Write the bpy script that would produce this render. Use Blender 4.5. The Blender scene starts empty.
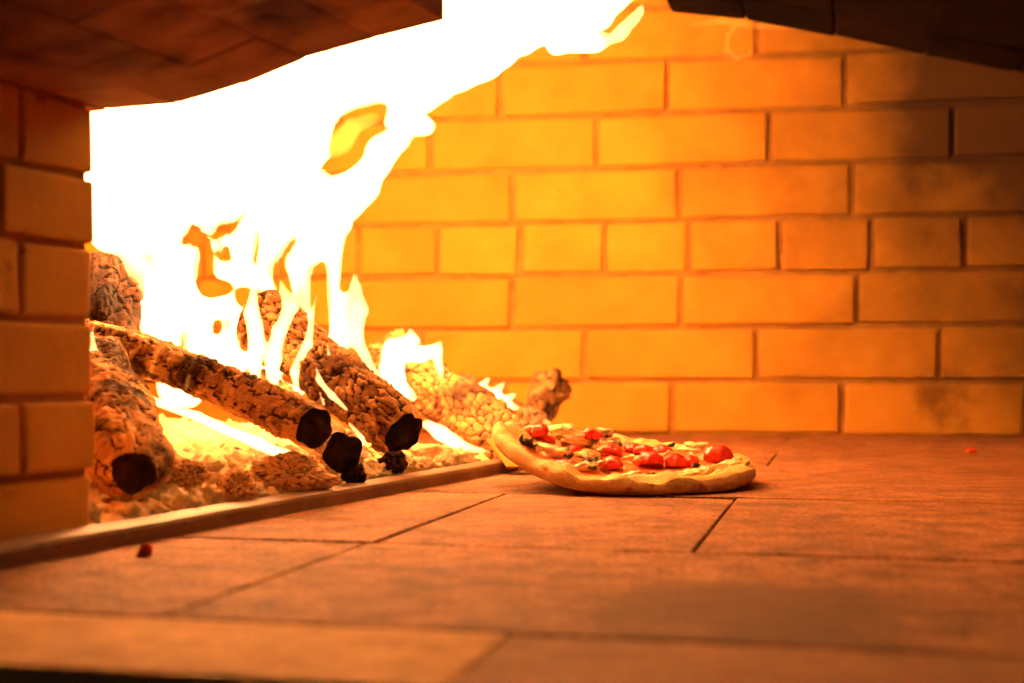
import bpy, bmesh, math, random
import numpy as np
import openvdb as vdb
from mathutils import Vector, noise as mnoise

random.seed(4)
sc = bpy.context.scene
COL = sc.collection

# ------------------------------------------------------------------ camera, world, exposure
CAM_H, HOR, FPX = 0.12, 370.0, 1400.0
cam_d = bpy.data.cameras.new('camera')
cam = bpy.data.objects.new('camera', cam_d)
COL.objects.link(cam)
cam.location = (0, 0, CAM_H)
cam.rotation_euler = (math.pi / 2, 0, 0)
cam_d.sensor_width = 36
cam_d.lens = FPX / 1024 * 36
cam_d.shift_y = (HOR - 341.5) / 1024
cam_d.clip_start = 0.01
cam_d.dof.use_dof = True
cam_d.dof.focus_distance = 1.38
cam_d.dof.aperture_fstop = 5.4
sc.camera = cam

wd = bpy.data.worlds.new('world')
sc.world = wd
wd.use_nodes = True
bg = wd.node_tree.nodes['Background']
bg.inputs['Color'].default_value = (0.9, 0.72, 0.80, 1)      # dim room outside the oven mouth
bg.inputs['Strength'].default_value = 0.015

sc.view_settings.view_transform = 'Standard'
sc.view_settings.look = 'None'
sc.view_settings.gamma = 1
sc.view_settings.use_curve_mapping = False
sc.view_settings.exposure = 1.3
cy = sc.cycles
cy.use_denoising = True
cy.max_bounces = 10
cy.diffuse_bounces = 6
cy.volume_bounces = 0
cy.sample_clamp_indirect = 0
cy.sample_clamp_direct = 0

# ------------------------------------------------------------------ helpers
def P(x, y, Y):
    """World point at depth Y that the survey of the photograph puts at pixel x, y."""
    return Vector(((x - 512) * Y / FPX, Y, CAM_H + (HOR - y) * Y / FPX))

def F(x, y):
    Y = CAM_H * FPX / (y - HOR)
    return Vector(((x - 512) * Y / FPX, Y, 0))

def tag(o, label=None, cat=None, group=None, kind=None):
    if label: o['label'] = label
    if cat: o['category'] = cat
    if group: o['group'] = group
    if kind: o['kind'] = kind
    return o

def empty(name, loc):
    o = bpy.data.objects.new(name, None)
    o.location = loc
    o.empty_display_size = 0.02
    COL.objects.link(o)
    return o

def link_mesh(name, me, parent=None):
    o = bpy.data.objects.new(name, me)
    COL.objects.link(o)
    if parent is not None: o.parent = parent
    return o

def mesh_obj(name, verts, faces, mat, parent=None, smooth=True, origin=None):
    """verts in world space; stored relative to the parent (or to origin)."""
    off = Vector(parent.location) if parent is not None else Vector(origin or (0, 0, 0))
    if parent is not None and parent.parent is not None:
        off = off + Vector(parent.parent.location)
    me = bpy.data.meshes.new(name)
    me.from_pydata([tuple(Vector(v) - off) for v in verts], [], faces)
    me.materials.append(mat)
    if smooth:
        me.polygons.foreach_set('use_smooth', [True] * len(me.polygons))
    me.update()
    o = link_mesh(name, me, parent)
    if parent is None: o.location = off
    return o

def bm_obj(name, bm, mat, parent=None, smooth=True, origin=None):
    bm.verts.index_update()
    vs = [v.co.copy() for v in bm.verts]
    fs = [[v.index for v in f.verts] for f in bm.faces]
    bm.free()
    return mesh_obj(name, vs, fs, mat, parent, smooth, origin)

def hexa(bm, c):
    """c: eight corners, 0-3 one face in order, 4-7 the opposite face."""
    v = [bm.verts.new(p) for p in c]
    for q in ((0, 1, 2, 3), (7, 6, 5, 4), (0, 4, 5, 1), (1, 5, 6, 2), (2, 6, 7, 3), (3, 7, 4, 0)):
        bm.faces.new([v[i] for i in q])

def finish_bricks(bm, r, seg=2, jit=0.0, sub=0):
    bmesh.ops.recalc_face_normals(bm, faces=bm.faces)
    if jit:
        for v in bm.verts:
            v.co += Vector((random.uniform(-jit, jit), random.uniform(-jit, jit), random.uniform(-jit, jit)))
    bmesh.ops.bevel(bm, geom=list(bm.edges), offset=r, segments=seg, profile=0.6, affect='EDGES', clamp_overlap=True)

def box(bm, O, U, V, N, u0, u1, v0, v1, n0, n1):
    p = lambda u, v, n: O + U * u + V * v + N * n
    hexa(bm, [p(u0, v0, n0), p(u1, v0, n0), p(u1, v1, n0), p(u0, v1, n0),
              p(u0, v0, n1), p(u1, v0, n1), p(u1, v1, n1), p(u0, v1, n1)])

# ------------------------------------------------------------------ materials
def new_mat(name):
    m = bpy.data.materials.new(name)
    m.use_nodes = True
    nt = m.node_tree
    nt.nodes.clear()
    out = nt.nodes.new('ShaderNodeOutputMaterial')
    return m, nt, out

def ramp(nt, fac, stops):
    r = nt.nodes.new('ShaderNodeValToRGB')
    el = r.color_ramp.elements
    while len(el) < len(stops): el.new(0.5)
    for e, (p, c) in zip(el, stops):
        e.position = p
        e.color = (*c, 1)
    nt.links.new(fac, r.inputs['Fac'])
    return r.outputs['Color']

def nz(nt, scale, detail=5, rough=0.55, stretch=None, dist=0.0):
    tc = nt.nodes.new('ShaderNodeTexCoord')
    n = nt.nodes.new('ShaderNodeTexNoise')
    n.inputs['Scale'].default_value = scale
    n.inputs['Detail'].default_value = detail
    n.inputs['Roughness'].default_value = rough
    n.inputs['Distortion'].default_value = dist
    src = tc.outputs['Object']
    if stretch:
        mp = nt.nodes.new('ShaderNodeMapping')
        mp.inputs['Scale'].default_value = stretch
        nt.links.new(src, mp.inputs['Vector'])
        src = mp.outputs['Vector']
    nt.links.new(src, n.inputs['Vector'])
    return n.outputs['Fac']

def mixc(nt, fac, a, b, mode='MIX'):
    m = nt.nodes.new('ShaderNodeMix')
    m.data_type = 'RGBA'
    m.blend_type = mode
    for s, v in ((m.inputs[0], fac), (m.inputs[6], a), (m.inputs[7], b)):
        if isinstance(v, (int, float)): s.default_value = v
        elif isinstance(v, tuple): s.default_value = (*v, 1)
        else: nt.links.new(v, s)
    return m.outputs[2]

def surface(name, stops, scale, rough=0.85, bump=0.3, bscale=None, bdist=0.002, island=0.0, stretch=None,
            spots=None, sss=0.0, spec=0.3, fine=None):
    m, nt, out = new_mat(name)
    b = nt.nodes.new('ShaderNodeBsdfPrincipled')
    b.inputs['Roughness'].default_value = rough
    b.inputs['Specular IOR Level'].default_value = spec
    c = ramp(nt, nz(nt, scale, stretch=stretch), stops)
    if spots:
        sscale, lo, hi, scol = spots
        f = nt.nodes.new('ShaderNodeMapRange')
        f.inputs[1].default_value = lo
        f.inputs[2].default_value = hi
        nt.links.new(nz(nt, sscale, 4, 0.6), f.inputs[0])
        c = mixc(nt, f.outputs[0], c, scol)
    if fine:
        c = mixc(nt, 1.0, c, ramp(nt, nz(nt, fine[0], 3, 0.7), [(0.32, (1 - fine[1],) * 3), (0.6, (1 + fine[1] * 0.3,) * 3)]), 'MULTIPLY')
        c = mixc(nt, 1.0, c, ramp(nt, nz(nt, fine[0] * 0.13, 5, 0.7), [(0.3, (1 - fine[1],) * 3), (0.62, (1 + fine[1] * 0.3,) * 3)]), 'MULTIPLY')
    if island:
        g = nt.nodes.new('ShaderNodeNewGeometry')
        mr = nt.nodes.new('ShaderNodeMapRange')
        mr.inputs[3].default_value = 1 - island
        mr.inputs[4].default_value = 1 + island * 0.4
        nt.links.new(g.outputs['Random Per Island'], mr.inputs[0])
        cc = nt.nodes.new('ShaderNodeCombineColor')
        for i in range(3): nt.links.new(mr.outputs[0], cc.inputs[i])
        c = mixc(nt, 1.0, c, cc.outputs[0], 'MULTIPLY')
    nt.links.new(c, b.inputs['Base Color'])
    if sss:
        b.inputs['Subsurface Weight'].default_value = sss
        b.inputs['Subsurface Radius'].default_value = (0.006, 0.003, 0.001)
    if bump:
        bp = nt.nodes.new('ShaderNodeBump')
        bp.inputs['Strength'].default_value = bump
        bp.inputs['Distance'].default_value = bdist
        nt.links.new(nz(nt, bscale or scale * 4, 6, 0.65), bp.inputs['Height'])
        nt.links.new(bp.outputs[0], b.inputs['Normal'])
    nt.links.new(b.outputs[0], out.inputs['Surface'])
    return m

def ember_glow(m, colour, lo, hi, scale):
    """embers give off light of their own, in patches"""
    nt = m.node_tree
    b = next(n for n in nt.nodes if n.type == 'BSDF_PRINCIPLED')
    g = nt.nodes.new('ShaderNodeMapRange')
    g.inputs[1].default_value = 0.48
    g.inputs[2].default_value = 0.72
    g.inputs[3].default_value = lo
    g.inputs[4].default_value = hi
    nt.links.new(nz(nt, scale, 4, 0.6), g.inputs[0])
    b.inputs['Emission Color'].default_value = (*colour, 1)
    nt.links.new(g.outputs[0], b.inputs['Emission Strength'])

def flame_mat(name, coef, col=(1.0, 0.42, 0.125)):
    """A glowing gas: light adds up along the way through it, thin rims stay orange."""
    m, nt, out = new_mat(name)
    e = nt.nodes.new('ShaderNodeEmission')
    e.inputs['Color'].default_value = (*col, 1)
    e.inputs['Strength'].default_value = coef
    nt.links.new(e.outputs[0], out.inputs['Volume'])
    return m

def char_mat(name, ridge, mid, black, glow=0.0, sooty=0.85):
    """Burnt wood: ash-pale plates, black cracks between them, embers deep in the cracks."""
    m, nt, out = new_mat(name)
    b = nt.nodes.new('ShaderNodeBsdfPrincipled')
    b.inputs['Roughness'].default_value = 0.9
    b.inputs['Specular IOR Level'].default_value = 0.15
    at = nt.nodes.new('ShaderNodeAttribute')
    at.attribute_name = 'crack'
    tn = nt.nodes.new('ShaderNodeAttribute')
    tn.attribute_name = 'tone'
    av = nt.nodes.new('ShaderNodeMix')
    av.inputs[0].default_value = 0.45
    nt.links.new(nz(nt, 45, 6, 0.6), av.inputs[2])
    nt.links.new(tn.outputs['Fac'], av.inputs[3])
    n = ramp(nt, av.outputs[0], [(0.2, mid), (0.42, tuple((a + b) / 2 for a, b in zip(mid, ridge))), (0.7, ridge)])
    f = ramp(nt, at.outputs['Fac'], [(0.16, (0, 0, 0)), (0.5, (1, 1, 1))])
    c = mixc(nt, f, black, n)
    soot = nt.nodes.new('ShaderNodeMapRange')
    soot.inputs[1].default_value = 0.47
    soot.inputs[2].default_value = 0.60
    nt.links.new(nz(nt, 14, 4, 0.6), soot.inputs[0])
    ml = nt.nodes.new('ShaderNodeMath')
    ml.operation = 'MULTIPLY'
    ml.inputs[1].default_value = sooty
    nt.links.new(soot.outputs[0], ml.inputs[0])
    c = mixc(nt, ml.outputs[0], c, black)
    nt.links.new(c, b.inputs['Base Color'])
    if glow:
        g = nt.nodes.new('ShaderNodeMapRange')
        g.inputs[1].default_value = 0.56
        g.inputs[2].default_value = 0.72
        g.inputs[4].default_value = glow
        nt.links.new(nz(nt, 22, 3, 0.5), g.inputs[0])
        b.inputs['Emission Color'].default_value = (1, 0.16, 0.015, 1)
        nt.links.new(g.outputs[0], b.inputs['Emission Strength'])
    bp = nt.nodes.new('ShaderNodeBump')
    bp.inputs['Strength'].default_value = 0.5
    bp.inputs['Distance'].default_value = 0.0015
    nt.links.new(nz(nt, 260, 5, 0.7), bp.inputs['Height'])
    nt.links.new(bp.outputs[0], b.inputs['Normal'])
    nt.links.new(b.outputs[0], out.inputs['Surface'])
    return m

M = {}
M['brick'] = surface('fire_brick', [(0.3, (0.54, 0.245, 0.018)), (0.7, (0.68, 0.325, 0.028))], 9, bump=0.35, bscale=70, bdist=0.003,
                     island=0.16, spots=(5, 0.60, 0.78, (0.36, 0.15, 0.02)))
M['mortar'] = surface('mortar', [(0.3, (0.34, 0.15, 0.02)), (0.7, (0.50, 0.24, 0.04))], 30, bump=0.5, bscale=160)
M['pier'] = surface('pier_brick', [(0.3, (0.66, 0.31, 0.03)), (0.7, (0.80, 0.39, 0.045))], 12, bump=0.4, bscale=90, bdist=0.003,
                    island=0.15, spots=(22, 0.64, 0.74, (0.12, 0.05, 0.02)))
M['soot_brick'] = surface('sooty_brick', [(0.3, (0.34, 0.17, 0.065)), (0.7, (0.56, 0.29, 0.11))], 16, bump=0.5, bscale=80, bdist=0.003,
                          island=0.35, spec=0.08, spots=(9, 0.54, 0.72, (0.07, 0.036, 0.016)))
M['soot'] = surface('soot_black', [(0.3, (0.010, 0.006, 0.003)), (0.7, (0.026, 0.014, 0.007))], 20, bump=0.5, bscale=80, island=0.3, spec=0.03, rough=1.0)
M['tile'] = surface('hearth_tile', [(0.25, (0.24, 0.09, 0.032)), (0.5, (0.34, 0.142, 0.052)), (0.75, (0.42, 0.185, 0.068))], 7, bump=0.55,
                    bscale=240, bdist=0.0016, island=0.12, spots=(4.5, 0.52, 0.70, (0.19, 0.075, 0.035)), fine=(230, 0.6))
M['tile_pale'] = surface('pale_hearth_tile', [(0.25, (0.52, 0.25, 0.065)), (0.75, (0.84, 0.46, 0.125))], 9, bump=0.5, bscale=240, bdist=0.0016,
                         spots=(7, 0.55, 0.72, (0.36, 0.15, 0.05)), fine=(320, 0.3))
M['tile_brown'] = surface('brown_hearth_tile', [(0.25, (0.27, 0.115, 0.046)), (0.75, (0.42, 0.19, 0.075))], 9, bump=0.5, bscale=240, bdist=0.0016,
                          fine=(320, 0.3))
M['tile_gap'] = surface('hearth_gap', [(0.3, (0.06, 0.026, 0.014)), (0.7, (0.11, 0.05, 0.025))], 30, bump=0.3)
M['iron'] = surface('worn_iron', [(0.3, (0.13, 0.058, 0.018)), (0.7, (0.23, 0.115, 0.036))], 18, rough=0.58, bump=0.15, bscale=120,
                    stretch=(1, 1, 1), spec=0.5, spots=(30, 0.62, 0.72, (0.10, 0.05, 0.03)))
M['plate'] = surface('rusty_plate', [(0.3, (0.36, 0.15, 0.02)), (0.7, (0.50, 0.23, 0.035))], 18, rough=0.85, bump=0.2, spec=0.1)
M['ash'] = surface('ash_bed', [(0.3, (0.50, 0.26, 0.09)), (0.55, (0.72, 0.45, 0.19)), (0.75, (0.84, 0.62, 0.34))], 60, bump=0.8, bscale=300,
                   bdist=0.002, spots=(26, 0.60, 0.68, (0.08, 0.03, 0.015)))
M['lump'] = surface('ash_lump', [(0.3, (0.72, 0.46, 0.19)), (0.7, (0.90, 0.72, 0.42))], 60, bump=0.8, bscale=300, bdist=0.002,
                    spots=(60, 0.60, 0.66, (0.20, 0.08, 0.03)))
ember_glow(M['ash'], (1, 0.30, 0.035), 0.0, 0.16, 40)
ember_glow(M['lump'], (1, 0.34, 0.05), 0.0, 0.15, 70)
M['char'] = char_mat('charred_wood', (0.72, 0.43, 0.17), (0.30, 0.13, 0.045), (0.02, 0.009, 0.006))
M['char_glow'] = char_mat('glowing_charred_wood', (0.50, 0.25, 0.08), (0.20, 0.08, 0.025), (0.03, 0.011, 0.006), glow=0.35)
M['char_pale'] = char_mat('pale_glowing_char', (0.86, 0.60, 0.30), (0.60, 0.32, 0.11), (0.12, 0.042, 0.014), glow=0.35, sooty=0.15)
M['char_dark'] = char_mat('dark_charred_wood', (0.09, 0.034, 0.014), (0.035, 0.015, 0.009), (0.02, 0.013, 0.008))
M['coal'] = surface('black_coal', [(0.3, (0.010, 0.007, 0.006)), (0.7, (0.03, 0.018, 0.012))], 60, bump=0.8, bscale=150, bdist=0.003, spec=0.2)
M['flame'] = flame_mat('flame_gas', 130)
M['flame_dense'] = flame_mat('dense_flame_gas', 230)
M['flame_thin'] = flame_mat('thin_flame_gas', 22, (1.0, 0.30, 0.03))
M['dough'] = surface('baked_dough', [(0.3, (0.66, 0.35, 0.07)), (0.7, (0.82, 0.56, 0.19))], 34, rough=0.75, bump=0.6, bscale=130,
                     bdist=0.003, spots=(52, 0.56, 0.70, (0.46, 0.18, 0.035)), sss=0.1, fine=(420, 0.2))
M['sauce'] = surface('tomato_sauce', [(0.35, (0.46, 0.040, 0.006)), (0.65, (0.68, 0.20, 0.035))], 55, rough=0.35, bump=0.5, bscale=160, spec=0.5)
M['cheese'] = surface('mozzarella', [(0.3, (0.86, 0.58, 0.18)), (0.7, (0.90, 0.74, 0.36))], 45, rough=0.4, bump=0.25, bscale=110, sss=0.25, spec=0.5)
M['tomato'] = surface('roasted_tomato', [(0.35, (0.62, 0.025, 0.006)), (0.7, (0.74, 0.06, 0.012))], 70, rough=0.28, bump=0.3, bscale=120,
                      sss=0.1, spec=0.5)
M['flesh'] = surface('tomato_flesh', [(0.35, (0.74, 0.12, 0.02)), (0.7, (0.85, 0.34, 0.09))], 160, rough=0.3, bump=0.6, bscale=260, spec=0.5)
M['herb'] = surface('basil', [(0.3, (0.035, 0.045, 0.008)), (0.7, (0.12, 0.12, 0.02))], 90, rough=0.5, bump=0.3)
M['red_ember'] = surface('red_brick_crumb', [(0.3, (0.55, 0.05, 0.012)), (0.7, (0.7, 0.1, 0.02))], 60, bump=0.5)

def add_shade_or_stain(m, centre, radius, colour, amount):
    """a dark patch with a ragged edge around a place in the object's own space"""
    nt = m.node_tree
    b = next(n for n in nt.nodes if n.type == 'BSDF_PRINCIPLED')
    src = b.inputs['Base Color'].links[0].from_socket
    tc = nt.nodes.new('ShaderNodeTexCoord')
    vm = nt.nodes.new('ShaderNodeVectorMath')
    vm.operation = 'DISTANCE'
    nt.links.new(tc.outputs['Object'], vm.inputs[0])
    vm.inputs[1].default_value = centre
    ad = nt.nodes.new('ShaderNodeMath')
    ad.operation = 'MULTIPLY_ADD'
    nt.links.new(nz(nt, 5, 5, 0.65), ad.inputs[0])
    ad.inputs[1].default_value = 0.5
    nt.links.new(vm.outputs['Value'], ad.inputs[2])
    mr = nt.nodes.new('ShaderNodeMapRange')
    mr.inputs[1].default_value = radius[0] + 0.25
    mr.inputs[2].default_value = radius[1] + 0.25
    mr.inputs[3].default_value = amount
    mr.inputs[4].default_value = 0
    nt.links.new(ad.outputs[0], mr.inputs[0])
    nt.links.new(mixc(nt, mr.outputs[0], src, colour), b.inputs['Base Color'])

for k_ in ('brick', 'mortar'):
    add_shade_or_stain(M[k_], (1.26, 2.42, 0.70), (0.50, 1.08), (0.026, 0.011, 0.002), 0.96)  # firelight falling off towards the upper right, painted dark into the wall colour
add_shade_or_stain(M['soot_brick'], (-0.36, 0.60, 0.33), (0.12, 0.28), (0.03, 0.014, 0.006), 0.9)  # fading firelight at the vault's near corner, darkened into the sooty brick colour
add_shade_or_stain(M['tile'], tuple(F(745, 612)), (0.03, 0.14), (0.12, 0.048, 0.022), 0.85)
add_shade_or_stain(M['tile'], (0.78, 1.55, 0), (0.0, 0.62), (0.16, 0.055, 0.012), 0.75)  # dimmer light on the right of the hearth, put into the tile colour

# ------------------------------------------------------------------ setting: hearth floor
TH = math.radians(13.2)
CX = Vector((math.cos(TH), -math.sin(TH), 0))          # across the hearth
DP = Vector((math.sin(TH), math.cos(TH), 0))           # into the oven
UP = Vector((0, 0, 1))

def uv(p): return p.dot(CX), p.dot(DP)

vJ2 = uv(F(160, 617))[1]
vJ1 = uv(F(440, 544))[1]
vJ3 = uv(F(735, 498))[1]
vJ4 = uv(F(770, 466))[1]
v0 = uv(F(120, 671))[1]
uA, uB, uC = uv(F(300, 566))[0], uv(F(712, 527))[0], uv(F(772, 459))[0]
W = uB - uA
bm = bmesh.new()
G = 0.0014
rows = [(vJ2, vJ1, [uA, uA + 0.62]), (vJ1, vJ3, [uA + 0.005, uB, uB + 0.42]), (vJ3, vJ4, [uC - 0.16, uC + 0.45]),
        (vJ4, vJ4 + 0.30, [uC, uC + 0.62]), (vJ4 + 0.30, vJ4 + 0.62, [uC - 0.2, uC + 0.42]), (vJ4 + 0.62, vJ4 + 0.95, [uC])]
for va, vb, js in rows:
    js = sorted(js)
    w = 0.31
    while js[0] > -1.3: js.insert(0, js[0] - w)
    while js[-1] < 1.3: js.append(js[-1] + w)
    for a, b_ in zip(js, js[1:]):
        dz = random.uniform(-0.0006, 0.0006)
        box(bm, Vector((0, 0, 0)), CX, DP, UP, a + G, b_ - G, va + G * 1.7, vb - G * 1.7, -0.05, dz)
finish_bricks(bm, 0.0018, 2, 0.0006)
floor = tag(bm_obj('floor', bm, M['tile'], smooth=False), 'brown fire-brick hearth floor of large square tiles', 'floor', kind='structure')
bm = bmesh.new()
box(bm, Vector((0, 0, 0)), CX, DP, UP, -1.5, 1.5, v0 + 0.004, vJ4 + 1.0, -0.07, -0.004)
finish_bricks(bm, 0.002, 1)
gap = tag(bm_obj('floor_bedding', bm, M['tile_gap'], smooth=False), 'dark bedding between the hearth tiles', 'floor', kind='structure')
uF = uv(F(492, 648))[0]
for nm, mt, ua, ub, lb in (('trim_2', 'tile_pale', -0.75, uF, 'pale front tile of the hearth'), ('trim_3', 'tile_brown', uF, 0.9, 'brown front tile of the hearth')):
    bm = bmesh.new()
    box(bm, Vector((0, 0, 0)), CX, DP, UP, ua + G * 0.3, ub - G * 0.3, v0 + G, vJ2 - G * 1.7, -0.05, 0)
    finish_bricks(bm, 0.0025, 2, 0.0004)
    tag(bm_obj(nm, bm, M[mt], smooth=False), lb, 'tile', kind='structure')
# the iron threshold just below the hearth's front edge
bm = bmesh.new()
box(bm, Vector((0, 0, 0)), CX, DP, UP, -1.5, 1.5, v0 - 0.20, v0 - 0.003, -0.06, -0.012)
finish_bricks(bm, 0.004, 2)
tag(bm_obj('trim_1', bm, M['soot'], smooth=False), 'dark ledge before the hearth', 'trim', kind='structure')

# ------------------------------------------------------------------ setting: back wall
TW = math.radians(10.4)
WU = Vector((math.cos(TW), -math.sin(TW), 0))
WN = Vector((-math.sin(TW), -math.cos(TW), 0))         # towards the camera
W0 = F(700, 435)

def s_of(px):
    k = (px - 512) / FPX                                 # on the wall line: X = k Y
    return (k * W0.y - W0.x) / (WU.x - k * WU.y)

ROW = 0.0995
LB = s_of(757) - s_of(585)
rows = [([672, 843], LB), ([585, 757, 940], LB), ([512, 682, 857], LB), ([520, 605, 690, 780, 872, 965], LB / 2), ([513, 680, 853], LB),
        ([430, 597, 770, 953], LB), ([500, 668, 845], LB), ([585, 757], LB)]
bm = bmesh.new()
for i in range(13):
    px, lb = rows[i] if i < 8 else rows[(i % 2) + 5]
    js = [s_of(p) for p in px]
    while js[0] > -2.0: js.insert(0, js[0] - lb)
    while js[-1] < 1.6: js.append(js[-1] + lb)
    for a, b_ in zip(js, js[1:]):
        g = 0.0055
        n = random.uniform(-0.003, 0.003)
        tl = random.uniform(-0.0015, 0.0015)
        box(bm, W0 + UP * (i * ROW), WU, UP, WN, a + g, b_ - g, 0.004 + tl, ROW - 0.0055 + tl, -0.06, n)
finish_bricks(bm, 0.006, 3, 0.0018)
tag(bm_obj('wall_back', bm, M['brick'], smooth=False), 'orange-lit back wall of fire bricks', 'wall', kind='structure')
bm = bmesh.new()
box(bm, W0, WU, UP, WN, -2.1, 1.7, -0.05, 13 * ROW, -0.12, -0.0085)
tag(bm_obj('wall_back_mortar', bm, M['mortar'], smooth=False), 'mortar of the back wall', 'wall', kind='structure')

p_ = W0 + WU * s_of(942) + UP * 0.047
add_shade_or_stain(M['brick'], tuple(p_), (0.0, 0.085), (0.10, 0.035, 0.006), 0.85)

# ------------------------------------------------------------------ the guard bar's line; pier; chamber side wall
B0, B1 = F(0, 570), F(512, 471.5)
DB = (B1 - B0).normalized()
NB = Vector((-DB.y, DB.x, 0))                          # towards the fire
BAR_W, BAR_HT = 0.022, 0.0135

def bl(l, w, z=0): return B0 + DB * l + NB * w + UP * z

k = (95 - 512) / FPX
b_ = B0 + NB * (BAR_W + 0.002)
l_end = (k * b_.y - b_.x) / (DB.x - k * DB.y)            # the pier's visible edge
PE = b_ + DB * l_end
zrow = [0.0] + [CAM_H + (HOR - y) * PE.y / FPX for y in (471, 397, 322, 247, 178)]
zrow.append(zrow[-1] + 0.050)
zrow.append(zrow[-1] + 0.052)
bm = bmesh.new()
bmm = bmesh.new()
HDR = 0.074
for i in range(len(zrow) - 1):
    js = [0.0, -HDR] if i in (1, 3, 5) else ([0.0, -2 * HDR] if i in (0, 2) else [0.0, -1.25 * HDR])
    while js[-1] > -0.5: js.append(js[-1] - 2 * HDR)
    for a, b2 in zip(js, js[1:]):
        box(bm, PE, DB, UP, NB, b2 + 0.0022, a - 0.0022 + (random.uniform(-.002, .0015) if a == 0 else 0), zrow[i] + 0.0022, zrow[i + 1] - 0.0026,
            random.uniform(-0.0012, 0.0012), 0.115)
finish_bricks(bm, 0.003, 2, 0.0009)
tag(bm_obj('wall_front', bm, M['pier'], smooth=False), 'brick pier beside the fire opening', 'wall', kind='structure')
box(bmm, PE, DB, UP, NB, -0.6, -0.006, 0.0, zrow[-1], 0.0035, 0.11)
tag(bm_obj('wall_front_mortar', bmm, M['mortar'], smooth=False), 'mortar of the brick pier', 'wall', kind='structure')

bm = bmesh.new()
O = Vector((-1.08, 0.95, 0))
for i in range(13):
    u = -0.1 - (0.5 * LB if i % 2 else 0)
    while u < 2.3:
        box(bm, O + UP * (i * ROW), DP, UP, -CX, u + 0.005, u + LB - 0.005, 0.004, ROW - 0.005, random.uniform(-0.002, 0.002), 0.1)
        u += LB
finish_bricks(bm, 0.005, 2, 0.001)
tag(bm_obj('wall_left', bm, M['brick'], smooth=False), 'brick side wall behind the fire', 'wall', kind='structure')

# ------------------------------------------------------------------ the vault: left and right halves with the flue gap between
def vault(name, E, cross, along, profile, ring, length, mat, label, th=0.07, blen=0.115):
    """profile: pixels along the vault's inner edge as surveyed at the far end; ring: pixel x of the joints between the brick rings."""
    def at(px):
        k = (px - 512) / FPX
        return (k * E.y - E.x) / (cross.x - k * cross.y)
    pts = []
    for px, py in profile:
        t = at(px)
        p = E + cross * t
        pts.append((t, CAM_H + (HOR - py) * p.y / FPX))
    def zt(t):
        return float(np.interp(t, [a for a, _ in pts], [b for _, b in pts]))
    bm = bmesh.new()
    ts = [at(r) for r in ring]
    g = 0.0004
    for j, (a, b) in enumerate(zip(ts, ts[1:])):
        l = random.uniform(-0.0008, 0.0008)
        first = True
        while l > -length:
            ln = blen * (0.55 if (first and j % 2) else 1)
            dz = random.uniform(-0.0006, 0.0006)
            c = []
            for lift in (0, th):
                for (t, ll) in ((a + g, l - ln + g), (b - g, l - ln + g), (b - g, l - g), (a + g, l - g)):
                    c.append(E + cross * t + along * ll + UP * (zt(t) + lift + dz))
            hexa(bm, c)
            l -= ln
            first = False
    finish_bricks(bm, 0.0016, 2, 0.0005)
    o = tag(bm_obj(name, bm, mat, smooth=False), label, 'ceiling', kind='structure')
    bm = bmesh.new()                                       # mortar body just above the brick faces
    for a, b in zip(ts, ts[1:]):
        c = []
        for lift in (0.0022, th + 0.02):
            for (t, ll) in ((a, -length + .003), (b - (0.003 if b == ts[-1] else 0), -length + .003), (b - (0.003 if b == ts[-1] else 0), -0.004), (a, -0.004)):
                c.append(E + cross * t + along * ll + UP * (zt(t) + lift))
        hexa(bm, c)
    bmesh.ops.recalc_face_normals(bm, faces=bm.faces)
    tag(bm_obj(name + '_mortar', bm, M['soot'], smooth=False), 'soot-black mortar of the vault', 'ceiling', kind='structure')
    return o

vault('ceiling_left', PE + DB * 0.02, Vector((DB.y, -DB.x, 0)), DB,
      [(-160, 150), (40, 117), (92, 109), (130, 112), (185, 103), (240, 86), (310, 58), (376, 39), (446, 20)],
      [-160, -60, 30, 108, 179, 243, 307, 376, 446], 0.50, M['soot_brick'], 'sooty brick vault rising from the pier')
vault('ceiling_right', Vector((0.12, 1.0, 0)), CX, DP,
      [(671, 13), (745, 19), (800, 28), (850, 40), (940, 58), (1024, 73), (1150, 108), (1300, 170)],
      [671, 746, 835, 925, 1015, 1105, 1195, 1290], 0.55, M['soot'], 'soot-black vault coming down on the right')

# chamber roof far above the fire, behind the vault
bm = bmesh.new()
for i in range(14):
    u = -0.9 + i * 0.16
    for j in range(5):
        zz = 0.98 + 0.16 * math.cos((u + 0.16) / 1.3 * 1.4)
        zz2 = 0.98 + 0.16 * math.cos((u + 0.32) / 1.3 * 1.4)
        c = []
        for lift in (0, 0.08):
            for uu, vv, z_ in ((u + .003, 0.95 + j * .36, zz), (u + .157, .95 + j * .36, zz2), (u + .157, 1.304 + j * .36, zz2), (u + .003, 1.304 + j * .36, zz)):
                c.append(CX * uu + DP * vv + UP * (z_ + lift))
        hexa(bm, c)
finish_bricks(bm, 0.004, 1)
tag(bm_obj('ceiling', bm, M['soot_brick'], smooth=False), 'sooty brick roof of the oven chamber', 'ceiling', kind='structure')

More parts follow.
